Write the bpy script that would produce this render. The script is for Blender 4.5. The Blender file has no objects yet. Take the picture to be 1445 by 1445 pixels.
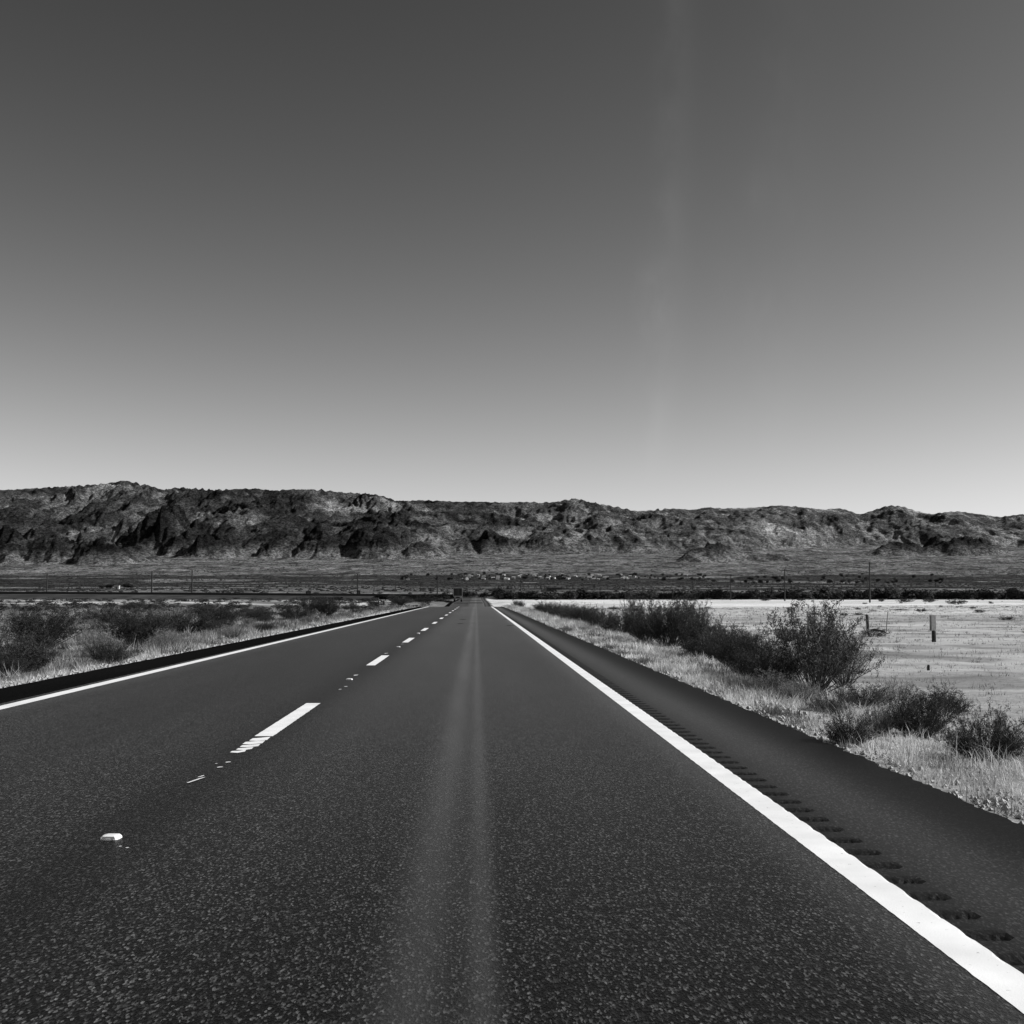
import bpy, math, random
import numpy as np
from mathutils import Vector

# ------------------------------------------------------------------ camera, sky, sun, exposure
S = bpy.context.scene
COL = S.collection
F_PX, EYE = 1700.0, 1.3                       # focal length in pixels of the 1445 px wide picture
_dx, _dy = (672 - 722.5) / F_PX, (722.5 - 840) / F_PX
_n = math.sqrt(1 + _dx * _dx + _dy * _dy)
YAW = math.asin(-_dx / _n)
PITCH = math.asin((-_dy / _n) / math.cos(YAW))
cam_d = bpy.data.cameras.new('camera')
cam_d.sensor_width = 36.0
cam_d.lens = 36.0 * F_PX / 1445.0
cam_d.clip_start, cam_d.clip_end = 0.1, 40000
cam = bpy.data.objects.new('camera', cam_d)
COL.objects.link(cam)
cam.location = (0, 0, EYE)
cam.rotation_euler = (math.pi / 2 + PITCH, 0, -YAW)
S.camera = cam

SUN_AZ, SUN_EL = math.radians(93), math.radians(37)      # azimuth to the right of straight ahead
world = bpy.data.worlds.new("World")
S.world = world
world.use_nodes = True
wn, wl = world.node_tree.nodes, world.node_tree.links
wn.clear()
sky = wn.new('ShaderNodeTexSky'); sky.sky_type = 'NISHITA'; sky.sun_disc = False
sky.sun_elevation = SUN_EL; sky.sun_rotation = SUN_AZ
sky.air_density = 1.0; sky.dust_density = 0.6; sky.ozone_density = 2.0; sky.altitude = 100
sep = wn.new('ShaderNodeSeparateColor')                  # the picture is black and white: a red filter on the sky
pw = wn.new('ShaderNodeMath'); pw.operation = 'POWER'; pw.inputs[1].default_value = 1.85
ml = wn.new('ShaderNodeMath'); ml.operation = 'MULTIPLY'; ml.inputs[1].default_value = 0.395
bg = wn.new('ShaderNodeBackground'); bg.inputs[1].default_value = 0.1
wo = wn.new('ShaderNodeOutputWorld')
wl.new(sky.outputs[0], sep.inputs[0]); wl.new(sep.outputs[0], pw.inputs[0]); wl.new(pw.outputs[0], ml.inputs[0])
def _wm(op, a, b=None):
    n = wn.new('ShaderNodeMath'); n.operation = op
    for i, x in enumerate((a, b)):
        if x is None: continue
        if isinstance(x, (int, float)): n.inputs[i].default_value = x
        else: wl.new(x, n.inputs[i])
    return n.outputs[0]
_tc = wn.new('ShaderNodeTexCoord'); _sx = wn.new('ShaderNodeSeparateXYZ'); wl.new(_tc.outputs['Generated'], _sx.inputs[0])
_az = _wm('ARCTAN2', _sx.outputs[0], _sx.outputs[1]); _elv = _sx.outputs[2]
_mp = wn.new('ShaderNodeMapping'); _mp.inputs['Scale'].default_value = (1, 1, 0.45); wl.new(_tc.outputs['Generated'], _mp.inputs['Vector'])
_nz = wn.new('ShaderNodeTexNoise'); _nz.inputs['Scale'].default_value = 38; _nz.inputs['Detail'].default_value = 4; wl.new(_mp.outputs[0], _nz.inputs['Vector'])
wisp = 0.0                                                # two faint windshield reflection streaks painted into the sky, right of the middle
for c0, c1, w_, am in ((0.141, 0.075, 0.015, 0.36), (0.238, 0.07, 0.03, 0.14)):
    d_ = _wm('DIVIDE', _wm('SUBTRACT', _az, _wm('MULTIPLY_ADD', _elv, c1)), w_)
    d_.node.inputs[0].links[0].from_node.inputs[1].links[0].from_node.inputs[2].default_value = c0
    d_ = _wm('ADD', d_, _wm('MULTIPLY', _wm('SUBTRACT', _nz.outputs['Fac'], 0.5), 2.0))
    e_ = _wm('POWER', 2.718, _wm('MULTIPLY', _wm('MULTIPLY', d_, d_), -1.0))
    wisp = _wm('ADD', wisp, _wm('MULTIPLY', _wm('MULTIPLY', e_, am), _wm('MULTIPLY', _nz.outputs['Fac'], _nz.outputs['Fac'])))
_fd = wn.new('ShaderNodeMapRange'); _fd.inputs[1].default_value = 0.09; _fd.inputs[2].default_value = 0.24; wl.new(_elv, _fd.inputs[0])
wisp = _wm('MULTIPLY', wisp, _fd.outputs[0])
_t = _wm('POWER', _wm('MULTIPLY', ml.outputs[0], 0.12746), 1.2)       # film-like shoulder on the bright horizon
_t = _wm('DIVIDE', _wm('MULTIPLY', _t, 14.3), _wm('ADD', _wm('MULTIPLY', _t, 1.35), 1.0))
wl.new(_wm('MULTIPLY', _t, _wm('ADD', wisp, 1.0)), bg.inputs[0]); wl.new(bg.outputs[0], wo.inputs[0])

sd = bpy.data.lights.new('sun', 'SUN'); sd.energy = 4.2; sd.angle = math.radians(0.53); sd.color = (1, 1, 1)
sun = bpy.data.objects.new('sun', sd); COL.objects.link(sun)
_sv = Vector((math.sin(SUN_AZ) * math.cos(SUN_EL), math.cos(SUN_AZ) * math.cos(SUN_EL), math.sin(SUN_EL)))
sun.rotation_euler = _sv.to_track_quat('Z', 'Y').to_euler(); sun.location = (40, 20, 60)
vs = S.view_settings
vs.view_transform = 'Standard'; vs.look = 'None'; vs.exposure = 0.35; vs.gamma = 1.0; vs.use_curve_mapping = False
try: S.display_settings.display_device = 'sRGB'
except Exception: pass
S.cycles.max_bounces = 5
S.cycles.transparent_max_bounces = 4

rnd = random.Random(7)
rng = np.random.default_rng(11)

# ------------------------------------------------------------------ noise
_perm = np.random.default_rng(5).permutation(256); _perm = np.concatenate([_perm, _perm, _perm])
_ga = np.random.default_rng(6).random(256) * 2 * np.pi
def perlin(x, y):
    xi, yi = np.floor(x).astype(int), np.floor(y).astype(int)
    xf, yf = x - xi, y - yi
    u, v = xf**3 * (xf * (xf * 6 - 15) + 10), yf**3 * (yf * (yf * 6 - 15) + 10)
    def g(a, b):
        h = _ga[_perm[_perm[(xi + a) & 255] + ((yi + b) & 255)]]
        return np.cos(h) * (xf - a) + np.sin(h) * (yf - b)
    n0 = g(0, 0) * (1 - u) + g(1, 0) * u
    n1 = g(0, 1) * (1 - u) + g(1, 1) * u
    return (n0 * (1 - v) + n1 * v) * 1.5
def fbm(x, y, octv=4, gain=0.5):
    t, a, s = 0, 1.0, 0
    for k in range(octv):
        t = t + a * perlin(x * 2**k + 17.3 * k, y * 2**k - 9.1 * k); s += a; a *= gain
    return t / s
def ridged(x, y, octv=7, gain=0.52):
    t, a, s, w = 0, 1.0, 0, 1.0
    for k in range(octv):
        r = (1 - np.abs(perlin(x * 2.03**k + 5.7 * k, y * 2.03**k + 3.3 * k)))
        r = r * r * w
        w = np.clip(r * 1.6, 0, 1)
        t = t + a * r; s += a; a *= gain
    return t / s
def sstep(a, b, x):
    t = np.clip((x - a) / (b - a), 0, 1)
    return t * t * (3 - 2 * t)

# ------------------------------------------------------------------ object helpers
def link(o, parent=None):
    COL.objects.link(o)
    if parent is not None: o.parent = parent
    return o
def tag(o, label=None, cat=None, group=None, kind=None):
    if label: o['label'] = label
    if cat: o['category'] = cat
    if group: o['group'] = group
    if kind: o['kind'] = kind
    return o
def mesh(name, verts, faces, mat, smooth=False, attrs=None):
    me = bpy.data.meshes.new(name)
    if isinstance(verts, np.ndarray) and isinstance(faces, np.ndarray):
        nv, nf, k = len(verts), len(faces), faces.shape[1]
        me.vertices.add(nv); me.vertices.foreach_set('co', np.ascontiguousarray(verts, dtype=np.float32).ravel())
        me.loops.add(nf * k); me.loops.foreach_set('vertex_index', np.ascontiguousarray(faces, dtype=np.int32).ravel())
        me.polygons.add(nf)
        me.polygons.foreach_set('loop_start', np.arange(0, nf * k, k, dtype=np.int32))
        me.polygons.foreach_set('loop_total', np.full(nf, k, dtype=np.int32))
        me.update(calc_edges=True)
    else:
        me.from_pydata([tuple(v) for v in verts], [], [tuple(f) for f in faces]); me.update()
    if attrs:
        for an, av in attrs.items():
            a = me.attributes.new(an, 'FLOAT', 'POINT'); a.data.foreach_set('value', np.ascontiguousarray(av, dtype=np.float32))
    me.polygons.foreach_set('use_smooth', np.full(len(me.polygons), bool(smooth)))
    me.materials.append(mat)
    return me
def obj(name, me, parent=None, loc=None):
    o = bpy.data.objects.new(name, me)
    if loc: o.location = loc
    return link(o, parent)
def empty(name, loc, rz=0):
    o = bpy.data.objects.new(name, None); o.empty_display_size = 0.2
    o.location = loc; o.rotation_euler.z = rz
    return link(o)
def copy_tree(o, parent=None):
    c = o.copy(); COL.objects.link(c)
    if parent is not None: c.parent = parent
    for ch in list(o.children): copy_tree(ch, c)
    return c
def grid(xs, ys, zf, name, mat, smooth=True, attrs=None):
    X, Y = np.meshgrid(xs, ys)
    Z = zf(X, Y)
    v = np.stack([X.ravel(), Y.ravel(), Z.ravel()], 1)
    nx, ny = len(xs), len(ys)
    return mesh(name, v, gridfaces(nx, ny), mat, smooth, attrs(X, Y, Z) if attrs else None)
def gridfaces(nx, ny):
    i = np.arange(nx * ny).reshape(ny, nx)
    return np.stack([i[:-1, :-1].ravel(), i[:-1, 1:].ravel(), i[1:, 1:].ravel(), i[1:, :-1].ravel()], 1)
class MB:
    def __init__(s): s.v, s.f = [], []
    def box(s, c, d, rz=0, taper=1.0):
        cx, cy, cz = c; a, b, h = d[0] / 2, d[1] / 2, d[2] / 2
        n = len(s.v); ca, sa = math.cos(rz), math.sin(rz)
        for z, k in ((-h, 1), (h, taper)):
            for x, y in ((-a, -b), (a, -b), (a, b), (-a, b)):
                x, y = x * k, y * k
                s.v.append((cx + x * ca - y * sa, cy + x * sa + y * ca, cz + z))
        s.f += [(n, n+3, n+2, n+1), (n+4, n+5, n+6, n+7), (n, n+1, n+5, n+4), (n+1, n+2, n+6, n+5), (n+2, n+3, n+7, n+6), (n+3, n, n+4, n+7)]
    def tube(s, pts, rads, k=6, cap=True):
        n0 = len(s.v)
        for i, p in enumerate(pts):
            p = Vector(p)
            d = (Vector(pts[min(i + 1, len(pts) - 1)]) - Vector(pts[max(i - 1, 0)])).normalized()
            a = d.orthogonal().normalized(); b = d.cross(a)
            for j in range(k):
                t = 2 * math.pi * j / k
                s.v.append(tuple(p + (a * math.cos(t) + b * math.sin(t)) * rads[i]))
        for i in range(len(pts) - 1):
            for j in range(k):
                q = n0 + i * k
                s.f.append((q + j, q + (j + 1) % k, q + k + (j + 1) % k, q + k + j))
        if cap:
            s.f.append(tuple(n0 + j for j in reversed(range(k))))
            e = n0 + (len(pts) - 1) * k
            s.f.append(tuple(e + j for j in range(k)))
    def mesh(s, name, mat, smooth=False): return mesh(name, s.v, s.f, mat, smooth)
    def build(s, name, mat, parent=None, smooth=False): return obj(name, s.mesh(name, mat, smooth), parent)

# ------------------------------------------------------------------ materials (all grey: the picture is black and white)
def newmat(name):
    m = bpy.data.materials.new(name); m.use_nodes = True
    nt = m.node_tree; b = nt.nodes['Principled BSDF']
    return m, nt, b
def N(nt, t, **kw):
    n = nt.nodes.new(t)
    for k, v in kw.items(): setattr(n, k, v)
    return n
def L(nt, a, b): nt.links.new(a, b)
def val(nt, x, sock):
    if isinstance(x, (int, float)): sock.default_value = x
    else: L(nt, x, sock)
def M(nt, op, a, b=None, c=None, clamp=False):
    n = N(nt, 'ShaderNodeMath', operation=op, use_clamp=clamp)
    val(nt, a, n.inputs[0])
    if b is not None: val(nt, b, n.inputs[1])
    if c is not None: val(nt, c, n.inputs[2])
    return n.outputs[0]
def noise(nt, scale, detail=4, rough=0.55, vec=None, stretch=None):
    n = N(nt, 'ShaderNodeTexNoise'); n.inputs['Scale'].default_value = scale
    n.inputs['Detail'].default_value = detail; n.inputs['Roughness'].default_value = rough
    if vec is None: vec = N(nt, 'ShaderNodeTexCoord').outputs['Object']
    if stretch:
        mp = N(nt, 'ShaderNodeMapping'); mp.inputs['Scale'].default_value = stretch
        L(nt, vec, mp.inputs['Vector']); vec = mp.outputs[0]
    L(nt, vec, n.inputs['Vector'])
    return n.outputs['Fac']
def remap(nt, x, a, b, c, d):
    n = N(nt, 'ShaderNodeMapRange'); n.inputs[1].default_value = a; n.inputs[2].default_value = b
    n.inputs[3].default_value = c; n.inputs[4].default_value = d
    L(nt, x, n.inputs[0]); return n.outputs[0]
def grey(nt, x, sock):
    c = N(nt, 'ShaderNodeCombineColor')
    for i in range(3): val(nt, x, c.inputs[i])
    L(nt, c.outputs[0], sock)
def attr(nt, name):
    return N(nt, 'ShaderNodeAttribute', attribute_name=name).outputs['Fac']
def bump(nt, b, h, strength, dist):
    n = N(nt, 'ShaderNodeBump'); n.inputs['Strength'].default_value = strength; n.inputs['Distance'].default_value = dist
    L(nt, h, n.inputs['Height']); L(nt, n.outputs[0], b.inputs['Normal'])
def simple(name, v, rough=0.8, var=0.3, scale=3.0, spec=0.3):
    m, nt, b = newmat(name)
    f = remap(nt, noise(nt, scale), 0.25, 0.75, v * (1 - var), v * (1 + var))
    grey(nt, f, b.inputs['Base Color']); b.inputs['Roughness'].default_value = rough
    b.inputs['Specular IOR Level'].default_value = spec
    return m

def asphalt(name, base, kind):
    m, nt, b = newmat(name)
    co = N(nt, 'ShaderNodeTexCoord').outputs['Object']
    sx = N(nt, 'ShaderNodeSeparateXYZ'); L(nt, co, sx.inputs[0]); X = sx.outputs[0]
    vo = N(nt, 'ShaderNodeTexVoronoi'); vo.inputs['Scale'].default_value = 125
    mp = N(nt, 'ShaderNodeMapping'); mp.inputs['Scale'].default_value = (1, 0.42, 1); L(nt, co, mp.inputs['Vector']); L(nt, mp.outputs[0], vo.inputs['Vector'])
    stone = N(nt, 'ShaderNodeSeparateColor'); L(nt, vo.outputs['Color'], stone.inputs[0])
    pale = M(nt, 'POWER', stone.outputs[0], 6.0)                       # a few pale stones among the dark ones
    fine = noise(nt, 60, 4, 0.75, co, (1, 0.42, 1))
    gr = noise(nt, 12, 4, 0.7, co, (1, 0.4, 1))
    big = noise(nt, 0.35, 4, 0.6, co, (1, 0.22, 1))
    lanew = noise(nt, 0.9, 3, 0.6, co, (2.2, 0.05, 1))
    v = M(nt, 'MULTIPLY_ADD', pale, base * (15.0 if kind == 'lane' else 1.2), base * (0.35 if kind == 'lane' else 0.6))
    v = M(nt, 'MULTIPLY', v, remap(nt, fine, 0.34, 0.66, 0.3 if kind == 'lane' else 0.75, 1.85 if kind == 'lane' else 1.25))
    v = M(nt, 'MULTIPLY', v, remap(nt, gr, 0.3, 0.7, 0.9 if kind == 'lane' else 0.97, 1.1 if kind == 'lane' else 1.03))
    v = M(nt, 'MULTIPLY', v, remap(nt, big, 0.3, 0.7, 0.82, 1.18))
    v = M(nt, 'MULTIPLY', v, remap(nt, lanew, 0.3, 0.7, 0.86, 1.14))
    def band(x0, w, amp):
        d = M(nt, 'DIVIDE', M(nt, 'SUBTRACT', X, x0), w)
        e = M(nt, 'POWER', 2.718, M(nt, 'MULTIPLY', M(nt, 'MULTIPLY', d, d), -1.0))
        return M(nt, 'MULTIPLY', e, amp)
    if kind == 'lane':
        D = M(nt, 'ADD', band(-0.205, 0.125, 0.72), band(0.022, 0.06, 0.62))      # two soft pale streaks down the middle of the lane
        D = M(nt, 'MULTIPLY', D, remap(nt, noise(nt, 0.5, 3, 0.5, co, (3, 0.35, 1)), 0.3, 0.65, 0.6, 1.15))
        D = M(nt, 'ADD', D, band(1.68, 0.2, 0.45)); D = M(nt, 'ADD', D, band(-5.35, 0.25, 0.3))
        s = 0.0
        s = M(nt, 'ADD', s, band(-1.93, 0.28, -0.5)); s = M(nt, 'ADD', s, band(-4.6, 0.35, 0.14)); s = M(nt, 'ADD', s, band(-2.9, 0.3, 0.12))
        s = M(nt, 'ADD', s, band(0.95, 0.3, -0.08)); s = M(nt, 'ADD', s, band(-1.15, 0.3, 0.08))
        v = M(nt, 'MULTIPLY', v, M(nt, 'ADD', s, 1.0))
        v = M(nt, 'ADD', M(nt, 'MULTIPLY', v, M(nt, 'SUBTRACT', 1.0, M(nt, 'MULTIPLY', D, 0.6))), M(nt, 'MULTIPLY', D, 0.052))
    elif kind == 'right':
        v = M(nt, 'MULTIPLY', v, M(nt, 'ADD', M(nt, 'ADD', band(2.3, 0.3, 1.9), band(3.1, 0.5, -0.55)), 1.0))
    if kind == 'right':
        gv = M(nt, 'MULTIPLY', attr(nt, 'groove'), remap(nt, noise(nt, 48, 4, 0.8, co, (1, 0.5, 1)), 0.44, 0.54, 0.15, 0.8), clamp=True)
        v = M(nt, 'MULTIPLY', v, M(nt, 'SUBTRACT', 1.0, gv))
    grey(nt, v, b.inputs['Base Color'])
    if kind == 'right':
        pass
    b.inputs['Roughness'].default_value = 0.4 if kind == 'lane' else 0.6
    b.inputs['Specular IOR Level'].default_value = {'lane': 0.1, 'right': 0.1, 'left': 0.0}[kind]
    # dust on the asphalt: more in the worn right lane and on the inner shoulder
    if kind == 'lane':
        dust = M(nt, 'ADD', remap(nt, X, -2.3, -1.2, 0.065, 0.19), M(nt, 'ADD', band(-1.95, 0.3, -0.05), M(nt, 'MULTIPLY', D, 0.13)))
        L(nt, M(nt, 'MULTIPLY', dust, remap(nt, big, 0.3, 0.7, 0.85, 1.15)), b.inputs['Sheen Weight'])
    elif kind == 'right':
        L(nt, M(nt, 'ADD', band(2.35, 0.32, 0.13), 0.015), b.inputs['Sheen Weight'])
    b.inputs['Sheen Roughness'].default_value = 0.15
    bump(nt, b, M(nt, 'ADD', fine, M(nt, 'MULTIPLY', vo.outputs['Distance'], 0.8)), 0.35 if kind == 'lane' else 0.08, 0.006)
    return m
M_ROAD = asphalt('asphalt', 0.0058, 'lane')
M_SHR = asphalt('shoulder asphalt', 0.017, 'right')
M_SHL = asphalt('dark shoulder asphalt', 0.008, 'left')

def paint():
    m, nt, b = newmat('road paint')
    co = N(nt, 'ShaderNodeTexCoord').outputs['Object']
    w = noise(nt, 22, 5, 0.7, co)
    worn = remap(nt, w, 0.30, 0.36, 0.35, 1.0)
    v = M(nt, 'MULTIPLY', worn, remap(nt, noise(nt, 3, 3, 0.5, co), 0.3, 0.7, 0.74, 0.9))
    grey(nt, v, b.inputs['Base Color']); b.inputs['Roughness'].default_value = 0.55
    bump(nt, b, noise(nt, 120, 2, 0.5, co), 0.3, 0.002)
    return m
M_PAINT = paint()

def ground_mat():
    m, nt, b = newmat('desert ground')
    co = N(nt, 'ShaderNodeTexCoord').outputs['Object']
    tone = attr(nt, 'tone')
    a = noise(nt, 0.02, 5, 0.6, co, (0.5, 1.2, 1))
    c = noise(nt, 0.5, 7, 0.72, co, (0.4, 0.8, 1))
    d = noise(nt, 9, 5, 0.7, co)
    e = noise(nt, 55, 3, 0.7, co)
    v = M(nt, 'MULTIPLY', tone, remap(nt, a, 0.35, 0.65, 0.72, 1.14))
    v = M(nt, 'MULTIPLY', v, remap(nt, c, 0.35, 0.65, 0.6, 1.2))
    v = M(nt, 'MULTIPLY', v, remap(nt, d, 0.3, 0.7, 0.72, 1.22))
    v = M(nt, 'MULTIPLY', v, remap(nt, e, 0.3, 0.7, 0.75, 1.25))
    grey(nt, v, b.inputs['Base Color']); b.inputs['Roughness'].default_value = 0.95; b.inputs['Specular IOR Level'].default_value = 0.1
    bump(nt, b, M(nt, 'ADD', d, M(nt, 'MULTIPLY', c, 2.0)), 0.6, 0.05)
    return m
M_GROUND = ground_mat()

def terrain_mat():
    m, nt, b = newmat('desert mountain rock')
    co = N(nt, 'ShaderNodeTexCoord').outputs['Object']
    tone = attr(nt, 'tone')
    a = noise(nt, 0.006, 7, 0.75, co)
    c = noise(nt, 0.035, 7, 0.85, co, (1, 0.6, 2.0))
    v = M(nt, 'MULTIPLY', tone, remap(nt, a, 0.35, 0.65, 0.6, 1.45))
    v = M(nt, 'MULTIPLY', v, remap(nt, c, 0.40, 0.60, 0.35, 1.75))
    v = M(nt, 'MULTIPLY', v, remap(nt, noise(nt, 0.11, 5, 0.8, co, (1, 0.5, 1.6)), 0.42, 0.58, 0.42, 1.7))
    grey(nt, v, b.inputs['Base Color']); b.inputs['Roughness'].default_value = 1.0; b.inputs['Specular IOR Level'].default_value = 0.0
    bump(nt, b, c, 1.0, 22.0)
    return m
M_TERR = terrain_mat()

def leafy(name, v, trans=0.25):
    m, nt, b = newmat(name)
    g = N(nt, 'ShaderNodeNewGeometry').outputs['Random Per Island']
    oi = N(nt, 'ShaderNodeObjectInfo').outputs['Random']
    x = M(nt, 'MULTIPLY', remap(nt, g, 0, 1, v * 0.55, v * 1.5), remap(nt, oi, 0, 1, 0.85, 1.15))
    grey(nt, x, b.inputs['Base Color']); b.inputs['Roughness'].default_value = 0.7
    b.inputs['Specular IOR Level'].default_value = 0.25
    t = N(nt, 'ShaderNodeBsdfTranslucent'); grey(nt, x, t.inputs['Color'])
    mx = N(nt, 'ShaderNodeMixShader'); mx.inputs[0].default_value = trans
    out = nt.nodes['Material Output']
    L(nt, b.outputs[0], mx.inputs[1]); L(nt, t.outputs[0], mx.inputs[2]); L(nt, mx.outputs[0], out.inputs[0])
    return m
M_LEAF = leafy('desert shrub leaf', 0.035)
M_LEAFP = leafy('grey shrub leaf', 0.22)
M_TWIG = simple('shrub twig', 0.05, 0.9)
M_DEAD = simple('bleached dead twig', 0.45, 0.9)
M_DARKVEG = leafy('dark tamarisk leaf', 0.022, 0.1)
M_WOOD = simple('weathered pole wood', 0.035, 0.9, 0.4, 8)
M_WOODP = simple('grey weathered timber', 0.22, 0.9, 0.35, 12)
M_STEEL = simple('rusty steel', 0.08, 0.7)
M_BLACK = simple('black ballast and rail', 0.018, 0.8, 0.3, 1)
M_HOUSE = simple('pale house wall', 0.5, 0.8, 0.12, 0.2)
M_HOUSE2 = simple('grey house wall', 0.28, 0.8, 0.12, 0.2)
M_ROOFM = simple('dark roof', 0.06, 0.8, 0.2, 0.3)
M_ROOFL = simple('pale metal roof', 0.36, 0.6, 0.15, 0.3)
M_WIN = simple('dark window glass', 0.02, 0.15, 0.1, 1, 0.5)
M_TRUCK = simple('dark truck body', 0.02, 0.5, 0.2, 0.5, 0.3)
M_TRIM = simple('pale truck frame', 0.3, 0.5, 0.2, 2)
M_TYRE = simple('tyre rubber', 0.012, 0.9)
M_CERAM = simple('white ceramic marker', 0.8, 0.3, 0.08, 30, 0.5)
M_SEMI = simple('insulator glass', 0.15, 0.3)

def grass_mat():
    m, nt, b = newmat('dry grass blade')
    x = attr(nt, 'tone')
    grey(nt, x, b.inputs['Base Color']); b.inputs['Roughness'].default_value = 0.8; b.inputs['Specular IOR Level'].default_value = 0.15
    t = N(nt, 'ShaderNodeBsdfTranslucent'); grey(nt, x, t.inputs['Color'])
    mx = N(nt, 'ShaderNodeMixShader'); mx.inputs[0].default_value = 0.35
    L(nt, b.outputs[0], mx.inputs[1]); L(nt, t.outputs[0], mx.inputs[2]); L(nt, mx.outputs[0], nt.nodes['Material Output'].inputs[0])
    return m
M_GRASS = grass_mat()

# ------------------------------------------------------------------ near ground, road
XL, XR = -6.65, 3.10          # paved edges
LL0, LL1 = -5.60, -5.41       # left edge line
RL0, RL1 = 1.705, 1.882        # right edge line
_ry = [-80, 120, 146, 175, 205, 240, 285, 330, 400, 460, 498, 540]
_rz = [0, 0, -0.02, -0.75, -1.35, -1.30, -0.62, -0.45, -0.35, 0.25, 1.70, 1.75]
def zroad(y):
    y = np.asarray(y, dtype=float)
    return (np.interp(y - 6, _ry, _rz) + np.interp(y, _ry, _rz) + np.interp(y + 6, _ry, _rz)) / 3
def rail_top(x): return np.interp(x, [-600, -170, -20, 120, 600], [2.95, 2.75, 1.75, 2.0, 3.2])
RAIL_Y = 500.0
def zground(x, y):
    x = np.asarray(x, dtype=float); y = np.asarray(y, dtype=float)
    zr = zroad(y)
    d = np.where(x > 0, x - XR, XL - x)
    field = -0.32 + 0.10 * fbm(x / 22, y / 30, 3) + 0.035 * fbm(x / 2.3, y / 2.3, 3)
    field = field - 0.9 * np.exp(-((y - 215) / 45.0)**2) * np.exp(-(x / 60.0)**2)
    t = sstep(0.2, 4.0, d)
    edge = zr - 0.025 + 0.03 * fbm(x / 0.7, y / 0.7, 3) * sstep(0.0, 0.5, d)
    z = edge * (1 - t) + field * t
    z = np.where(d < 0, zr - 0.05, z)
    ry = RAIL_Y + 0 * x
    emb = sstep(474, 497, y) * (rail_top(x) - 0.95 - z)
    z = np.where(np.abs(x + 2) > 14, z + emb, np.where(d > 0, z + emb, z))
    return z
def gtone(X, Y, Z):
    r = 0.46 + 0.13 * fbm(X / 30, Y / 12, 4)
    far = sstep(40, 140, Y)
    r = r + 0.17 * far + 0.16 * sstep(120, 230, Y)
    r = r * (1 - 0.34 * sstep(0.0, 0.35, fbm(X / 50 + 4, Y / 10, 4)) * far)
    r = r * (1 - 0.45 * sstep(-0.1, 0.25, fbm(X / 3 + 4, Y / 4, 3)) * (1 - 0.8 * far))
    l = 0.15 + 0.09 * fbm(X / 10, Y / 10, 3)
    sand = sstep(0.0, 0.12, fbm(X / 26 + Y / 40 + 3.1, Y / 45 + 8, 4) + 0.05)
    l = l + 0.42 * sand * sstep(215, 262, Y) * (1 - sstep(425, 450, Y))
    l = np.where(X > -22, np.minimum(l, 0.2 + 0 * l), l)
    t = np.where(X > 0, r, l)
    d = np.where(X > 0, X - XR, XL - X)
    verge = (0.42 + 0.2 * fbm(X / 0.8, Y / 0.8, 3)) * (1 - 0.6 * sstep(130, 160, Y))
    k = (1 - sstep(0.25, 0.8, d + 0.3 * fbm(X, Y, 2)))
    t = t * (1 - k) + verge * k
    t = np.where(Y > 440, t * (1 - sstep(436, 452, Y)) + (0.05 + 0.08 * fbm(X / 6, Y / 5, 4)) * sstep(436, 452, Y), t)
    return {'tone': np.clip(t, 0.04, 0.7).ravel()}
gx = np.unique(np.round(np.concatenate([
    -np.geomspace(7, 620, 130), [XL, XL - 0.02, XL - 0.12], np.linspace(-7, -17, 60), [XL + 0.05, -2, XR - 0.05, XR, XR + 0.02],
    np.linspace(3.2, 13, 60), np.geomspace(13, 620, 110)]), 3))
gy = np.concatenate([np.linspace(-60, 2, 20)[:-1], np.geomspace(2, 540, 620)])
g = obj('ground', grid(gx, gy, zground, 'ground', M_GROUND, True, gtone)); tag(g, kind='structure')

def rumble(x, y):
    w = sstep(1.87, 1.90, x) * (1 - sstep(2.01, 2.05, x))
    p = (y / 0.30) % 1.0
    c = np.clip(1 - ((p - 0.5) / 0.21)**2, 0, 1)
    c = c * np.clip(1 + 0.65 * perlin(x * 31.0, y * 23.0), 0.3, 1.5)
    return -0.016 * w * c * (1 - sstep(75, 90, y))
ys_road = np.concatenate([np.linspace(-60, 2, 12)[:-1], np.linspace(2, 140, 300), np.linspace(141, 540, 260)])
def edgejit(y, s): return 0.035 * fbm(y * 1.7 + s, y * 0 + s, 3) + 0.02 * fbm(y * 6 + s, y * 0 + s, 2)
def strip(name, x0, x1, mat, ys, n=6, jl=0, jr=0, off=0.0, zx=None, kind='structure', parent=None):
    xs = np.linspace(x0, x1, n) if zx is None else zx
    X, Y = np.meshgrid(xs, ys)
    if jl: X[:, 0] += jl * edgejit(ys, 3.0)
    if jr: X[:, -1] += jr * edgejit(ys, 9.0)
    Z = zroad(Y) + off + rumble(X, Y)
    # skirt on both sides
    nx, ny = X.shape[1] + 2, X.shape[0]
    X2 = np.concatenate([X[:, :1], X, X[:, -1:]], 1); Y2 = np.concatenate([Y[:, :1], Y, Y[:, -1:]], 1)
    sk = 0.12 if off == 0 else 0.0035
    Z2 = np.concatenate([Z[:, :1] - sk, Z, Z[:, -1:] - sk], 1)
    v = np.stack([X2.ravel(), Y2.ravel(), Z2.ravel()], 1)
    o = obj(name, mesh(name, v, gridfaces(nx, ny), mat, False, {'groove': np.clip(rumble(X2, Y2) / -0.012, 0, 1).ravel() ** 0.5}), parent)
    if kind and parent is None: o['kind'] = kind
    return o
road = strip('road', LL0 - 0.12, 1.80, M_ROAD, ys_road, 10)
strip('left_shoulder', XL, LL0 - 0.122, M_SHL, ys_road, 3, jl=2.5)
ys_r = np.concatenate([np.linspace(-60, 2, 12)[:-1], np.arange(2, 92, 0.0375), np.linspace(92.1, 540, 300)])
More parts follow.
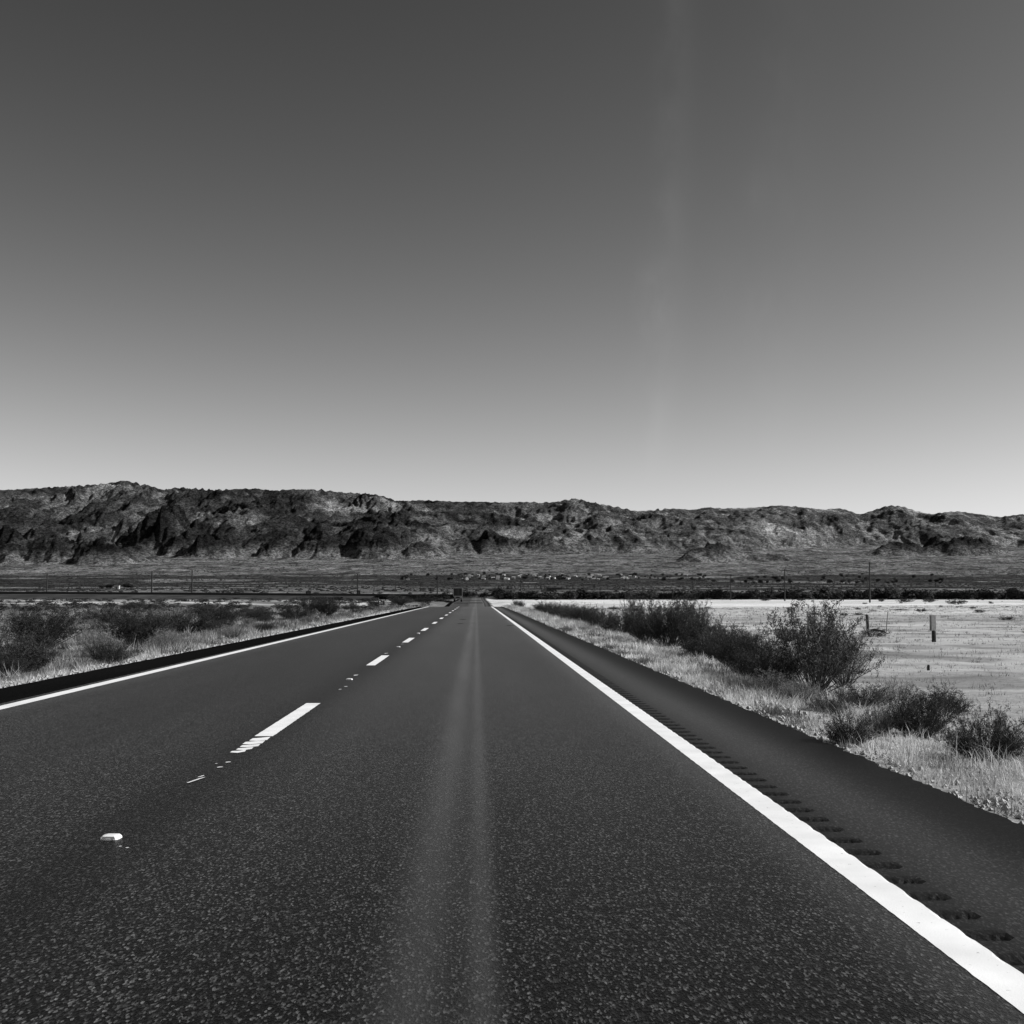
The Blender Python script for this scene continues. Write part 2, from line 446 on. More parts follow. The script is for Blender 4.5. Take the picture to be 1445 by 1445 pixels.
sh = strip('right_shoulder', 1.802, XR, M_SHR, ys_r, jr=2.0, zx=np.array([1.802, 1.83, 1.868, 1.895, 1.915, 1.935, 1.955, 1.975, 1.995, 2.01, 2.025, 2.05, 2.2, 2.6, XR]))
# painted markings: parts of the road
def line(name, x0, x1, ys, zx=None, jit=0.0):
    xs = np.array([x0, x1]) if zx is None else zx
    X, Y = np.meshgrid(xs, ys)
    X[:, 0] += jit * 0.006 * fbm(ys * 9, ys * 0 + 2, 3)
    X[:, -1] += jit * (0.008 * fbm(ys * 9, ys * 0 + 5, 3))
    if zx is not None:
        p = (ys / 0.30) % 1.0
        X[:, -1] -= 0.003 * (1 + fbm(ys * 3, ys * 0 + 8, 2)) * np.clip(1 - ((p - 0.5) / 0.30)**2, 0, 1) * (1 - sstep(75, 90, ys))
    Z = zroad(Y) + 0.002 + rumble(X, Y)
    v = np.stack([X.ravel(), Y.ravel(), Z.ravel()], 1)
    return obj(name, mesh(name, v, gridfaces(len(xs), len(ys)), M_PAINT, False), road)
line('edge_line', LL0, LL1, np.concatenate([np.linspace(-60, 2, 12)[:-1], np.arange(2, 60, 0.1), np.linspace(60.1, 168, 220)]), None, 1)
line('edge_line', RL0, RL1, ys_r[ys_r < 168], np.array([RL0, 1.79, 1.865, RL1]), 1)
dashes = [(22.6, 26.3), (33.5, 37.1), (44.5, 48.2)] + [(55.5 + 11.2 * k, 59.2 + 11.2 * k) for k in range(42)]
XD0, XD1 = -2.045, -1.875
def dash(y0, y1, comb=False):
    o = line('lane_dash', XD0, XD1, np.linspace(y0, y1, max(3, int((y1 - y0) / 0.06))), None, 1.5)
    return o
dash(11.31, 14.73)
for a_, b_ in dashes:
    if a_ < 165: dash(a_, b_)
y0 = 10.16
for k in range(5):                                   # worn near end of the first dash: combed out strips
    w = 0.13 + 0.03 * k + rnd.uniform(-.02, .02)
    a, b_ = XD0 + rnd.uniform(0.0, 0.035) * (6 - k) / 4, XD1 - rnd.uniform(0.0, 0.05) * (6 - k) / 4
    v = [(a, y0, .002), (a + .07, y0 - 0.03, .002), (b_, y0 + 0.05, .002), (b_ - .01, y0 + .04 + w, .002), (a + .06, y0 + w * .85, .002), (a, y0 + w * 0.7, .002)]
    y0 += w + 0.05 - k * 0.008
    obj('paint_fragment', mesh('paint_fragment', v, [tuple(range(6))], M_PAINT), road)
def px_ray(px, py):
    cp, sp, cy_, sy_ = math.cos(PITCH), math.sin(PITCH), math.cos(YAW), math.sin(YAW)
    Fv = Vector((sy_ * cp, cy_ * cp, sp)); R = Vector((cy_, -sy_, 0)); U = Vector((-sy_ * sp, -cy_ * sp, cp))
    return Fv + R * ((px - 722.5) / F_PX) + U * ((722.5 - py) / F_PX)
def on_plane(px, py, z=0.0):
    r = px_ray(px, py); t = (z - EYE) / r.z
    return Vector((r.x * t, r.y * t, z))
def on_ground(px, py):
    z = 0.0
    for _ in range(12):
        p = on_plane(px, py, z); z = 0.5 * z + 0.5 * float(zground(p.x, p.y))
    return Vector((p.x, p.y, float(zground(p.x, p.y))))
def at_depth(px, py, Y):
    r = px_ray(px, py); t = Y / r.y
    return Vector((r.x * t, Y, EYE + r.z * t))
frs = [(322, 1076, .05, .05), (310, 1083, .05, .06), (305, 1078, .025, .03), (277, 1101, .022, .36), (284, 1096, .02, .12), (488, 969, .05, .12), (502, 953, .07, .2),
       (480, 973, .04, .1), (575, 905, .05, .4), (568, 909, .05, .3), (545, 922, .06, .3), (160, 1182, .03, .05), (170, 1195, .02, .02), (180, 1197, .02, .02), (591, 893, .08, .5)]
for (px, py, w, l) in frs:
    p = on_plane(px, py)
    k = 7; v = []
    for j in range(k):
        t = 2 * math.pi * j / k; q = rnd.uniform(0.6, 1.1)
        v.append((p.x + math.cos(t) * w / 2 * q + math.sin(t) * l * 0.1, p.y + math.sin(t) * l / 2 * q, .004))
    obj('paint_fragment', mesh('paint_fragment', v, [tuple(range(k))], M_PAINT), road)
# tar patches on the far lane surface and mirage reflections painted as dark bars beyond the dip
M_TAR_MIRAGE = simple('tar and mirage patch', 0.016, 0.6, 0.3, 5)
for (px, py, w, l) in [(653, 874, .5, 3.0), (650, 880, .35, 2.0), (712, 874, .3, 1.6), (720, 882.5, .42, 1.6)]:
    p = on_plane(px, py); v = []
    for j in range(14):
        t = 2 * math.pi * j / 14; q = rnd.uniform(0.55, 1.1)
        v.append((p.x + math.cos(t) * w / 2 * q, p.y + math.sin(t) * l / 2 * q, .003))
    obj('tar_patch', mesh('tar_patch', v, [tuple(range(14))], M_TAR_MIRAGE), road)
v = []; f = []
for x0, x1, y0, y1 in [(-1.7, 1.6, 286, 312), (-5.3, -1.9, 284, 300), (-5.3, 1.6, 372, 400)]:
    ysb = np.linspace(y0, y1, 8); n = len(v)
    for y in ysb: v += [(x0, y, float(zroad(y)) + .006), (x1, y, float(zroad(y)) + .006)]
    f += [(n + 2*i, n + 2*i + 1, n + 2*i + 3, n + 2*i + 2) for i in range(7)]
    obj('mirage_patch', mesh('mirage_patch', v[n:], [(2*i, 2*i + 1, 2*i + 3, 2*i + 2) for i in range(7)], M_TAR_MIRAGE), road)

# raised pavement markers
def marker_mesh():
    mb = MB(); n = 14
    rings = [(0.052, 0.0), (0.050, 0.008), (0.040, 0.017), (0.022, 0.0205)]
    for r, z in rings:
        for j in range(n):
            t = 2 * math.pi * j / n
            c, s_ = math.cos(t), math.sin(t)
            k = (abs(c)**7 + abs(s_)**7) ** (-1/7)
            mb.v.append((r * k * c, r * k * s_, z))
    for i in range(len(rings) - 1):
        for j in range(n): mb.f.append((i*n + j, i*n + (j+1) % n, (i+1)*n + (j+1) % n, (i+1)*n + j))
    mb.f.append(tuple(3*n + j for j in range(n)))
    return mb.mesh('road_marker', M_CERAM, False)
mm = marker_mesh()
lens_mb = MB(); lens_mb.v = [(-.036, -.0515, .006), (.036, -.0515, .006), (.03, -.043, .0162), (-.03, -.043, .0162)]; lens_mb.f = [(0, 1, 2, 3)]
lm = lens_mb.mesh('reflector_lens', simple('reflector lens', 0.14, 0.2), False)
marks = [(6.63, 'white raised road marker nearest the camera, alone on bare asphalt by worn paint'),
         (18.8, 'white road marker just beyond the longest lane dash'),
         (30.5, 'white road marker between the second and third lane dashes'),
         (41.0, 'tiny white road marker between the third and fourth lane dashes')]
proto = None
for i, (y, lab) in enumerate(marks):
    if proto is None:
        proto = obj('road_marker', mm); obj('reflector_lens', lm, proto); o = proto
    else: o = copy_tree(proto)
    o.location = (-1.955, y, 0.0); o.rotation_euler.z = rnd.uniform(-.08, .08)
    tag(o, lab, 'road marker', 'raised markers along the lane line')

# ------------------------------------------------------------------ valley floor and mountains: one terrain sheet out to the horizon
tpx = lambda px: (px - 672.0) / F_PX
ncol = 1150
t_cols = np.linspace(tpx(-260), tpx(1720), ncol)
yrow = np.concatenate([np.geomspace(512, 4300, 130)[:-1], np.linspace(4300, 8300, 330), np.linspace(8320, 9600, 14)])
T, Yt = np.meshgrid(t_cols, yrow)
PX = T * F_PX + 672
Xt = T * Yt
base_y = [512, 560, 700, 900, 1200, 1800, 2500, 3500, 4500, 5200, 6000, 6600, 8300, 9600]
base_px = [841.0, 838.5, 834.5, 833.5, 830.5, 826, 821.5, 811.5, 797, 786.5, 776, 769, 760, 757]
Zb = EYE + (840 - np.interp(Yt, base_y, base_px)) * Yt / F_PX
Zb = Zb + 0.0016 * Yt * fbm(Xt / 900, Yt / 600, 4) * sstep(600, 2500, Yt)
foot_px = [-300, 125, 215, 260, 330, 450, 560, 640, 720, 900, 1010, 1100, 1180, 1260, 1320, 1500, 1750]
foot_y = [5500, 5900, 6000, 5700, 5250, 5250, 5200, 5450, 5650, 5600, 5600, 6200, 6500, 6600, 6400, 6200, 6000]
foot = np.interp(PX, foot_px, foot_y) + 420 * fbm(Xt / 380, Yt / 900, 5)
wx, wy = fbm(Xt / 700, Yt / 700, 3), fbm(Xt / 700 + 40, Yt / 700 + 9, 3)
R1 = ridged(Xt / 800 + 0.7 * wx, Yt / 1150 + 0.7 * wy, 4, 0.42)
R2 = ridged(Xt / 300 + 0.9 * wy + 7, Yt / 760 + 0.7 * wx, 6, 0.58)
rel = np.clip((Yt - foot) / (7500 - foot), -0.2, 1.4)
env = np.clip(rel, 0, 1) ** 0.85
front = sstep(0.0, 0.16, rel)
back = 1 - sstep(7700, 9300, Yt)
R3 = ridged(Xt / 105 + 11 + 1.6 * wx, Yt / 360 + 3 + wy, 5, 0.6)
R4 = ridged(Xt / 46 + 3 + 2.5 * wy, Yt / 150 + 8, 4, 0.6)
det = 1 - 0.85 * sstep(0.72, 0.98, rel)
hgt = front * (env * (0.52 + 0.32 * R1) + det * 0.17 * (R2 - 0.25) * (0.6 + 0.4 * env) + det * 0.085 * (R3 - 0.3) + (0.3 + 0.7 * det) * 0.045 * (R4 - .3) + 0.04) * back
hgt = np.maximum(hgt, 0)
# individual dark hills that stand in front of the range: (px, half width px, Y, half depth m, height m)
hills = [(150, 66, 4600, 260, 100), (195, 46, 4780, 180, 66), (95, 74, 4750, 280, 120), (20, 90, 4850, 320, 130),
         (236, 84, 5700, 480, 190), (300, 60, 5500, 300, 110), (300, 60, 5350, 300, 110), (455, 60, 5350, 330, 105), (530, 58, 5250, 300, 110), (590, 46, 5200, 240, 70),
         (392, 40, 5350, 300, 90), (985, 40, 4900, 190, 50), (1022, 44, 4950, 170, 62), (1050, 60, 5050, 160, 46), (1085, 46, 5000, 150, 42), (1275, 62, 5550, 240, 62), (1360, 80, 5600, 300, 80), (700, 40, 5700, 300, 80)]
hill_h = np.zeros_like(hgt); hill_m = np.zeros_like(hgt)
for (cx, hw, cy, hd, hh) in hills:
    q = ((PX - cx) / hw)**2 + ((Yt - cy) / hd)**2
    q = q + 0.7 * fbm(Xt / 150 + cx, Yt / 150, 5) + 0.12
    m_ = np.clip(1 - q, 0, 1)
    hh_ = 0.95 * hh * (m_ ** 1.25) * (0.35 + 0.65 * R2 + 0.35 * R3 + 0.15 * R4) 
    hill_h = np.maximum(hill_h, hh_); hill_m = np.maximum(hill_m, sstep(0, 0.12, m_))
# fit the skyline
sky_px = [-260, -120, -20, 60, 125, 150, 178, 195, 215, 232, 252, 270, 300, 330, 360, 385, 410, 440, 470, 500, 530, 545, 560, 600, 640, 680, 710, 740, 765, 785, 800, 815, 832, 850, 880, 900, 925, 950, 980, 1000, 1022, 1050, 1075, 1100, 1140, 1165, 1190, 1205, 1218, 1232, 1248, 1262, 1280, 1300, 1320, 1360, 1420, 1500, 1720]
sky_py = [700, 692, 695, 690, 686, 684, 679, 683, 687, 692, 689, 690, 692, 691, 690, 693, 691, 691, 694, 696, 698, 702, 707, 706, 708, 708, 709, 708, 709, 708, 705, 703, 708, 711, 717, 721, 719, 717, 719, 715, 717, 716, 715, 712, 715, 718, 716, 720, 725, 721, 716, 712, 713, 720, 724, 720, 728, 719, 724]
Z0 = 620.0
target = (840 - np.interp(t_cols * F_PX + 672, sky_px, sky_py)) / F_PX + 0.0006 * fbm(t_cols * 60, t_cols * 0 + 3, 4)
hs = np.ones(ncol) * Z0
ksm = np.exp(-np.linspace(-2, 2, 121)**2); ksm /= ksm.sum()
for _ in range(8):
    Zt = Zb + hgt * hs[None, :]
    el = (Zt - EYE) / Yt; am = el.argmax(0); ci = np.arange(ncol)
    zb_, h_ = Zb[am, ci], hgt[am, ci]
    need = (target * Yt[am, ci] + EYE - zb_) / np.maximum(h_, 0.3)
    hs = np.clip(hs + 0.7 * (need - hs), 200, 1200)
hs_s = np.convolve(np.pad(hs, 60, mode='edge'), ksm, 'valid')          # broad factor for the slopes
Zt = Zb + hgt * hs_s[None, :]
Zt = np.maximum(Zt, Zb + hill_h + hgt * hs_s[None, :] * 0.35 * (hill_h > 0))
wgt = sstep(0.15, 1.0, rel) * back
limit = target[None, :] * Yt + EYE
for _ in range(4):                                                    # then lift or lower the upper slopes to the crest line
    el = (Zt - EYE) / Yt; am = el.argmax(0); ci = np.arange(ncol)
    dl = (target - el[am, ci]) * Yt[am, ci] / np.maximum(wgt[am, ci], 0.25)
    dl = np.convolve(np.pad(dl, 4, mode='edge'), np.ones(9) / 9, 'valid')
    Zt = Zt + wgt * dl[None, :] * 0.8
Zt = Zt + 1.4 * fbm(Xt / 60, Yt / 60, 3) * sstep(900, 2500, Yt)
rock = np.clip((Zt - Zb) / 55, 0, 1)
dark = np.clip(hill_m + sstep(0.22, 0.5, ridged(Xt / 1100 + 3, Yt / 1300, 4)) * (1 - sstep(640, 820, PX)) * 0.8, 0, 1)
fan = 0.145 + 0.09 * fbm(Xt / 300, Yt / 260, 5)
fan = fan * (1 - 0.6 * sstep(0.08, 0.25, fbm(Xt / 60 + 7, Yt / 110, 4)))
low = 0.17 + 0.07 * fbm(Xt / 260, Yt / 130 + 5, 4)
_yw = Yt * (1 + 0.10 * fbm(PX / 130, PX * 0 + Yt / 900, 3))
scrub = sstep(-0.06, 0.08, fbm(Xt / 420 + 2, _yw / 260 + 1, 5) + 0.25 * sstep(1300, 2100, Yt) - 0.2 * (1 - sstep(800, 1200, Yt)))
low = low * (1 - 0.72 * scrub)
kf = sstep(3450, 3600, Yt + 350 * fbm(Xt / 300, Yt / 300, 3))
fl = low * (1 - kf) + fan * kf
rk = 0.058 + 0.09 * (1 - sstep(0.12, 0.34, R3)) + 0.09 * (1 - sstep(0.1, 0.3, R2)) + 0.07 * fbm(Xt / 200, Yt / 200, 5) + 0.05 * sstep(0.4, 0.8, fbm(Xt / 500 + 9, Yt / 350, 4) + 0.3)
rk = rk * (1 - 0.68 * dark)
rk = rk * (1 + 0.25 * sstep(700, 1250, PX))  # haze over the right-hand range, put into the rock colour as a paler tone
tone = np.clip(fl * (1 - rock) + rk * rock, 0.012, 0.5)
tv = np.stack([Xt.ravel(), Yt.ravel(), Zt.ravel()], 1)
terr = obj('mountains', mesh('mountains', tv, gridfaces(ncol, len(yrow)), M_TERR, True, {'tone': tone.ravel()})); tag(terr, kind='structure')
def zterr(x, y):
    t = x / y
    j = (t - t_cols[0]) / (t_cols[-1] - t_cols[0]) * (ncol - 1)
    j0 = int(np.clip(j, 0, ncol - 2)); i0 = int(np.clip(np.searchsorted(yrow, y) - 1, 0, len(yrow) - 2))
    fy = (y - yrow[i0]) / (yrow[i0 + 1] - yrow[i0]); fx = j - j0
    return float((Zt[i0, j0] * (1 - fx) + Zt[i0, j0 + 1] * fx) * (1 - fy) + (Zt[i0 + 1, j0] * (1 - fx) + Zt[i0 + 1, j0 + 1] * fx) * fy)
def zany(x, y): return float(zground(x, y)) if y < 512 else zterr(x, y)

# railway: ballast bed with sleepers band and two rails, crossing beyond the truck
xs = np.linspace(-600, 600, 241)
def railprism(name, dy0, dy1, z0, z1, mat, parent):
    v = []; f = []
    for x in xs:
        zt = float(rail_top(x))
        v += [(x, RAIL_Y + dy0, zt + z0), (x, RAIL_Y + dy0, zt + z1), (x, RAIL_Y + dy1, zt + z1), (x, RAIL_Y + dy1, zt + z0)]
    for i in range(len(xs) - 1):
        for j in range(4):
            q = i * 4
            f.append((q + j, q + 4 + j, q + 4 + (j + 1) % 4, q + (j + 1) % 4))
    return obj(name, mesh(name, v, f, mat), parent)
rw = railprism('railway', -2.2, 2.2, -1.6, -0.22, M_BLACK, None); tag(rw, kind='structure')
railprism('sleeper_bed', -1.3, 1.3, -0.219, -0.14, M_BLACK, rw)
railprism('rail', -0.78, -0.71, -0.139, 0.03, M_STEEL, rw); railprism('rail', 0.71, 0.78, -0.139, 0.03, M_STEEL, rw)

# ------------------------------------------------------------------ shrubs
def shrub_mesh(seed, stems=150, twigs=9, leaves=5, spread=0.95, leaf=0.028, dense=1.0, tall=1.0, lean=0.0, wid=1.0):
    """unit shrub: about 1 m high and 1.2 m across.  returns branch mesh data, leaf mesh data"""
    r = random.Random(seed); B = MB(); LV, LF = [], []
    lobes = [(r.uniform(0, 2 * math.pi), r.uniform(0.75, 1.15)) for _ in range(5)]
    for s_ in range(stems):
        az = r.uniform(0, 2 * math.pi)
        inc = spread * math.sqrt(r.random()) * 1.15
        ln = (0.72 + 0.38 * r.random()) * (1 - 0.22 * inc * inc * 0.6)
        for la, lk in lobes:
            dd = math.cos(az - la)
            if dd > 0.6: ln *= 1 + (lk - 1) * (dd - 0.6) * 2
        base = Vector((math.cos(az) * 0.10 * r.random(), math.sin(az) * 0.10 * r.random(), 0))
        d = Vector((math.cos(az) * math.sin(inc) + lean, math.sin(az) * math.sin(inc), math.cos(inc)))
        pts = [base]; cur = d.copy()
        for k in range(4):
            cur = (cur + Vector((r.uniform(-.16, .16), r.uniform(-.16, .16), r.uniform(-.02, .14)))).normalized()
            pts.append(pts[-1] + cur * ln / 4)
        if s_ % 2 == 0: B.tube(pts, [0.009, 0.007, 0.0055, 0.004, 0.002], 3, False)
        for t_ in range(twigs):
            u = r.uniform(0.3, 1.0) ** 0.8
            i = min(3, int(u * 4)); p = pts[i].lerp(pts[i + 1], u * 4 - i)
            td = (cur * 0.7 + Vector((r.uniform(-1, 1), r.uniform(-1, 1), r.uniform(-.35, .9)))).normalized()
            tl = r.uniform(0.07, 0.17); q = p + td * tl
            o = td.orthogonal().normalized() * 0.0022
            n = len(B.v); B.v += [tuple(p - o), tuple(p + o), tuple(q)]; B.f.append((n, n + 1, n + 2))
            for l_ in range(leaves):
                c = p + td * tl * r.uniform(0.1, 1.05) + Vector((r.uniform(-1, 1), r.uniform(-1, 1), r.uniform(-1, 1))) * 0.022
                a = Vector((r.uniform(-1, 1), r.uniform(-1, 1), r.uniform(-.2, 1.4))).normalized() * leaf * r.uniform(0.5, 1.3)
                b_ = a.orthogonal().normalized() * leaf * r.uniform(0.14, 0.3)
                if r.random() < 0.5: b_ = a.cross(b_).normalized() * b_.length
                n = len(LV); LV += [tuple(c - b_), tuple(c + b_ * .3 - a * .3), tuple(c + a)]; LF.append((n, n + 1, n + 2))
    return B, (LV, LF)
SHR = {}
def mkshrub(key, seed, leafmat, twigmat, **kw):
    B, (LV, LF) = shrub_mesh(seed, **kw)
    SHR[key] = (B.mesh('branches', twigmat), mesh('foliage', np.array(LV), np.array(LF), leafmat))
mkshrub('dense1', 1, M_LEAF, M_TWIG, stems=210, twigs=11, leaves=7, leaf=0.034)
mkshrub('dense2', 2, M_LEAF, M_TWIG, stems=190, twigs=11, leaves=7, leaf=0.036, spread=1.15)
mkshrub('tall', 3, M_LEAF, M_TWIG, stems=130, twigs=11, leaves=7, spread=0.62, leaf=0.032)
mkshrub('sparse', 4, M_LEAFP, M_TWIG, stems=110, twigs=12, leaves=5, spread=0.95, leaf=0.034)
mkshrub('open', 5, M_LEAF, M_TWIG, stems=84, twigs=13, leaves=7, spread=1.0, leaf=0.04)
mkshrub('pale', 6, M_LEAFP, M_TWIG, stems=150, twigs=9, leaves=5, spread=1.1, leaf=0.036)
mkshrub('far', 8, M_LEAF, M_TWIG, stems=60, twigs=8, leaves=5, spread=1.15, leaf=0.09)
def shrub(key, loc, w, h, label, group=None, rz=None, d=None, name='shrub'):
    e = empty(name, loc, rnd.uniform(0, 6.28) if rz is None else rz)
    bm_, lm_ = SHR[key]
    e.scale = (w / 1.3, (d or w) / 1.3, h / 0.84)
    obj('branches', bm_, e); obj('foliage', lm_, e)
    tag(e, label, 'shrub', group); return e
RG = 'shrubs along the right verge'; LG = 'shrubs on the left verge'
def shpx(key, px, by, wpx, hpx, label, group, **kw):
    p = on_ground(px, by); s_ = p.y / F_PX
    return shrub(key, (p.x, p.y, p.z - 0.03), wpx * s_, hpx * s_, label, group, **kw)
# the right side, near to far
shpx('dense2', 1200, 1050, 66, 50, 'dark low shrub on the asphalt edge among pale grass, nearest the right shoulder', RG)
shpx('dense1', 1298, 1040, 100, 58, 'dark shrub half cut by the right picture edge beyond the grass verge', RG)
shpx('dense2', 1390, 1075, 110, 75, 'dark shrub at the far right corner nearest the camera', RG)
shpx('sparse', 1265, 1000, 80, 40, 'low grey shrub just left of the dark edge shrub on sand', RG)
shpx('open', 1148, 978, 150, 106, 'big open shrub with bare twigs in front of the grey timber post', RG)
shpx('open', 1160, 974, 74, 98, 'tall upright shrub rising in the middle of the big open shrub', RG)
shpx('sparse', 1190, 970, 90, 84, 'pale feathery shrub on the sunlit right side of the big open shrub', RG)
shpx('dense1', 1098, 972, 80, 58, 'dark round shrub at the left foot of the big open shrub', RG)
shpx('dense2', 1112, 905, 34, 22, 'small dark shrub behind the left side of the big open shrub', RG)
shpx('dense1', 1050, 950, 80, 54, 'dark sloping shrub at the near end of the thick shrub row', RG)
shpx('dense2', 1015, 934, 80, 52, 'dark shrub in the thick row, second from its near end', RG)
shpx('tall', 975, 920, 70, 66, 'tall dark shrub with spiky top in the middle of the thick row', RG)
shpx('dense1', 945, 915, 85, 66, 'tallest dark shrub of the thick row, broad and spiky', RG)
shpx('tall', 893, 902, 40, 54, 'narrow upright shrub at the far end of the thick row', RG)
shpx('dense1', 912, 908, 60, 44, 'rounded dark shrub between the narrow upright one and the tallest one', RG)
shpx('dense2', 850, 888, 44, 30, 'dark shrub just beyond the gap after the thick row', RG)
shpx('dense1', 825, 880, 44, 24, 'dark mound shrub in the low distant row, nearer of two', RG)
shpx('dense2', 797, 874, 44, 22, 'low dark shrub in the middle of the distant row by the sand', RG)
shpx('dense1', 768, 866, 36, 16, 'small dark shrub at the far end of the low distant row', RG)
shpx('dense1', 731, 857, 20, 12, 'little round shrub on the verge where the road dips', RG)
shpx('sparse', 1062, 906, 18, 14, 'tiny grey shrub alone on sand behind the thick row', RG)
for (kk, px, by, w, h, lab) in [
    ('dense2', 1076, 962, 84, 50, 'dark shrub joining the thick row to the big open shrub'),
    ('dense1', 1034, 944, 74, 54, 'dark shrub in the thick row, third from its near end'),
    ('dense2', 995, 930, 74, 58, 'broad dark shrub under the spiky ones of the thick row'),
    ('dense2', 875, 896, 50, 34, 'low dark shrub at the far foot of the narrow upright one'),
    ('open', 1218, 1000, 80, 32, 'loose dark shrub right of the foot of the big open shrub'),
    ('dense2', 1168, 1004, 56, 24, 'low dark bush in front of the big open shrub'),
    ('sparse', 1130, 990, 70, 32, 'low tangled grey bush before the left foot of the big open shrub'),
    ('dense2', 1320, 1010, 90, 42, 'dark bush behind the shrub cut by the right picture edge'),
    ('pale', 1090, 975, 60, 30, 'pale tangled bush before the near end of the thick row'),
    ('dense2', 813, 878, 50, 22, 'dark bush filling the low distant row'),
    ('dense2', 784, 870, 40, 18, 'flat dark bush near the far end of the low distant row')]:
    shpx(kk, px, by, w, h, lab, RG)
shpx('sparse', 1240, 1035, 60, 40, 'grey shrub between the shoulder shrub and the edge shrub', RG)
# the left side
lefts = [('dense1', 188, 908, 108, 46, 'largest dark round shrub on the left verge with bare twigs beneath'),
         ('dense2', 150, 880, 60, 22, 'low dark shrub behind the largest left shrub'),
         ('dense2', 262, 893, 90, 30, 'wide dark shrub right of the largest left shrub'),
         ('sparse', 236, 885, 70, 26, 'grey shrub between the two largest left shrubs'),
         ('dense1', 312, 884, 60, 26, 'dark shrub in mid verge right of the wide one'),
         ('dense2', 292, 872, 60, 18, 'flat dark shrub in the second row of the left verge'),
         ('dense1', 461, 869, 40, 26, 'darkest upright shrub beside the far left edge line'),
         ('tall', 437, 866, 44, 22, 'leafy shrub just left of the darkest upright shrub'),
         ('dense2', 418, 874, 50, 20, 'low dark shrub near the edge line under the leafy one'),
         ('dense1', 360, 876, 56, 18, 'low shrub between pale grass clumps in mid left verge'),
         ('dense1', 565, 854, 34, 9, 'long low shrub left of where the road dips'),
         ('dense2', 598, 850, 30, 8, 'small dark shrub touching the far left edge line'),
         ('pale', 140, 925, 60, 36, 'pale grey shrub at the left picture side by the shoulder'),
         ('dense2', 156, 935, 56, 32, 'dark leafy shrub on the gravel close to the left shoulder'),
         ('pale', 232, 915, 50, 26, 'pale grass-like shrub in front of the largest left shrub'),
         ('sparse', 330, 902, 50, 22, 'grey bushy clump near the shoulder in mid left verge'),
         ('dense1', 60, 915, 110, 55, 'dark shrub far out to the left beyond the largest one'),
         ('dense2', 20, 950, 110, 60, 'dark shrub at the far left close to the shoulder'),
         ('dense2', 200, 862, 60, 14, 'faint low shrub in the third row of the left field'),
         ('dense2', 495, 861, 26, 10, 'small shrub beyond the darkest upright one'),
         ('dense1', 527, 857, 20, 9, 'small shrub by the two short dark stumps')]
for (k, px, by, w, h, lab) in lefts: shpx(k, px, by, w, h, lab, LG)
# many more low shrubs of the left verge
nl = 0
while nl < 140:
    y = 16 + 150 * rnd.random() ** 0.9; x = -7.6 - rnd.random() ** 1.1 * (6 + y * 0.36)
    if -x < 8.2 and y < 30: continue
    h = rnd.uniform(0.16, 0.5)
    shrub(rnd.choice(['pale', 'dense2', 'sparse', 'pale', 'sparse', 'dense1']), (x, y, float(zground(x, y)) - .03), h * rnd.uniform(1.6, 2.8), h,
          'low grey desert shrub lost in the thick scrub of the left field', 'low scrub bushes of the left field'); nl += 1
for k in range(80):
    y = 45 + 375 * rnd.random() ** 1.2; x = 9 + rnd.random() * (y * 0.55)
    h = rnd.uniform(0.10, 0.36)
    shrub('far', (x, y, float(zground(x, y)) - .03), h * rnd.uniform(2, 4), h, 'small dark shrub dotted on the pale sand of the right field', 'small shrubs dotted on the right field')
for (px, by, w, h) in [(1277, 850, 22, 5), (1312, 850, 20, 6), (1130, 848, 12, 4), (1244, 849, 9, 4), (1270, 861, 24, 2), (1080, 848, 14, 4), (975, 848, 10, 3), (1350, 853, 26, 7), (840, 861, 12, 2.5)]:
    shpx('far', px, by, w, h, 'low dark shrub on the sand before the black hedge', 'low shrubs before the black hedge')
far_left_scrub = [(rnd.uniform(110, 470), rnd.random(), rnd.uniform(0.25, 0.8), rnd.uniform(2, 4.5)) for _ in range(420)]
# pale dead twigs
def deadtwig(px, by, h, label):
    p = on_ground(px, by); mb = MB(); r = rnd
    for k in range(9):
        a = r.uniform(0, 6.28); q = Vector((0, 0, 0)); pts = [q]; d = Vector((math.cos(a) * .7, math.sin(a) * .4, r.uniform(.15, 1.1)))
        for j in range(4): d = (d + Vector((r.uniform(-.3, .3), r.uniform(-.3, .3), r.uniform(-.25, .2)))).normalized(); q = q + d * h / 4; pts.append(q)
        mb.tube(pts, [.009, .007, .005, .004, .003], 4, False)
    o = mb.build('dead_branch', M_DEAD); o.location = (p.x, p.y, p.z + .02); tag(o, label, 'dead branch')
deadtwig(1190, 975, 0.32, 'bleached dead branches at the right foot of the big open shrub')
deadtwig(170, 905, 0.55, 'pale bare branches at the left foot of the largest left shrub')
deadtwig(240, 893, 0.5, 'pale curved dead branches between the two largest left shrubs')
deadtwig(268, 897, 0.45, 'single pale dead stalks right of the second largest left shrub')

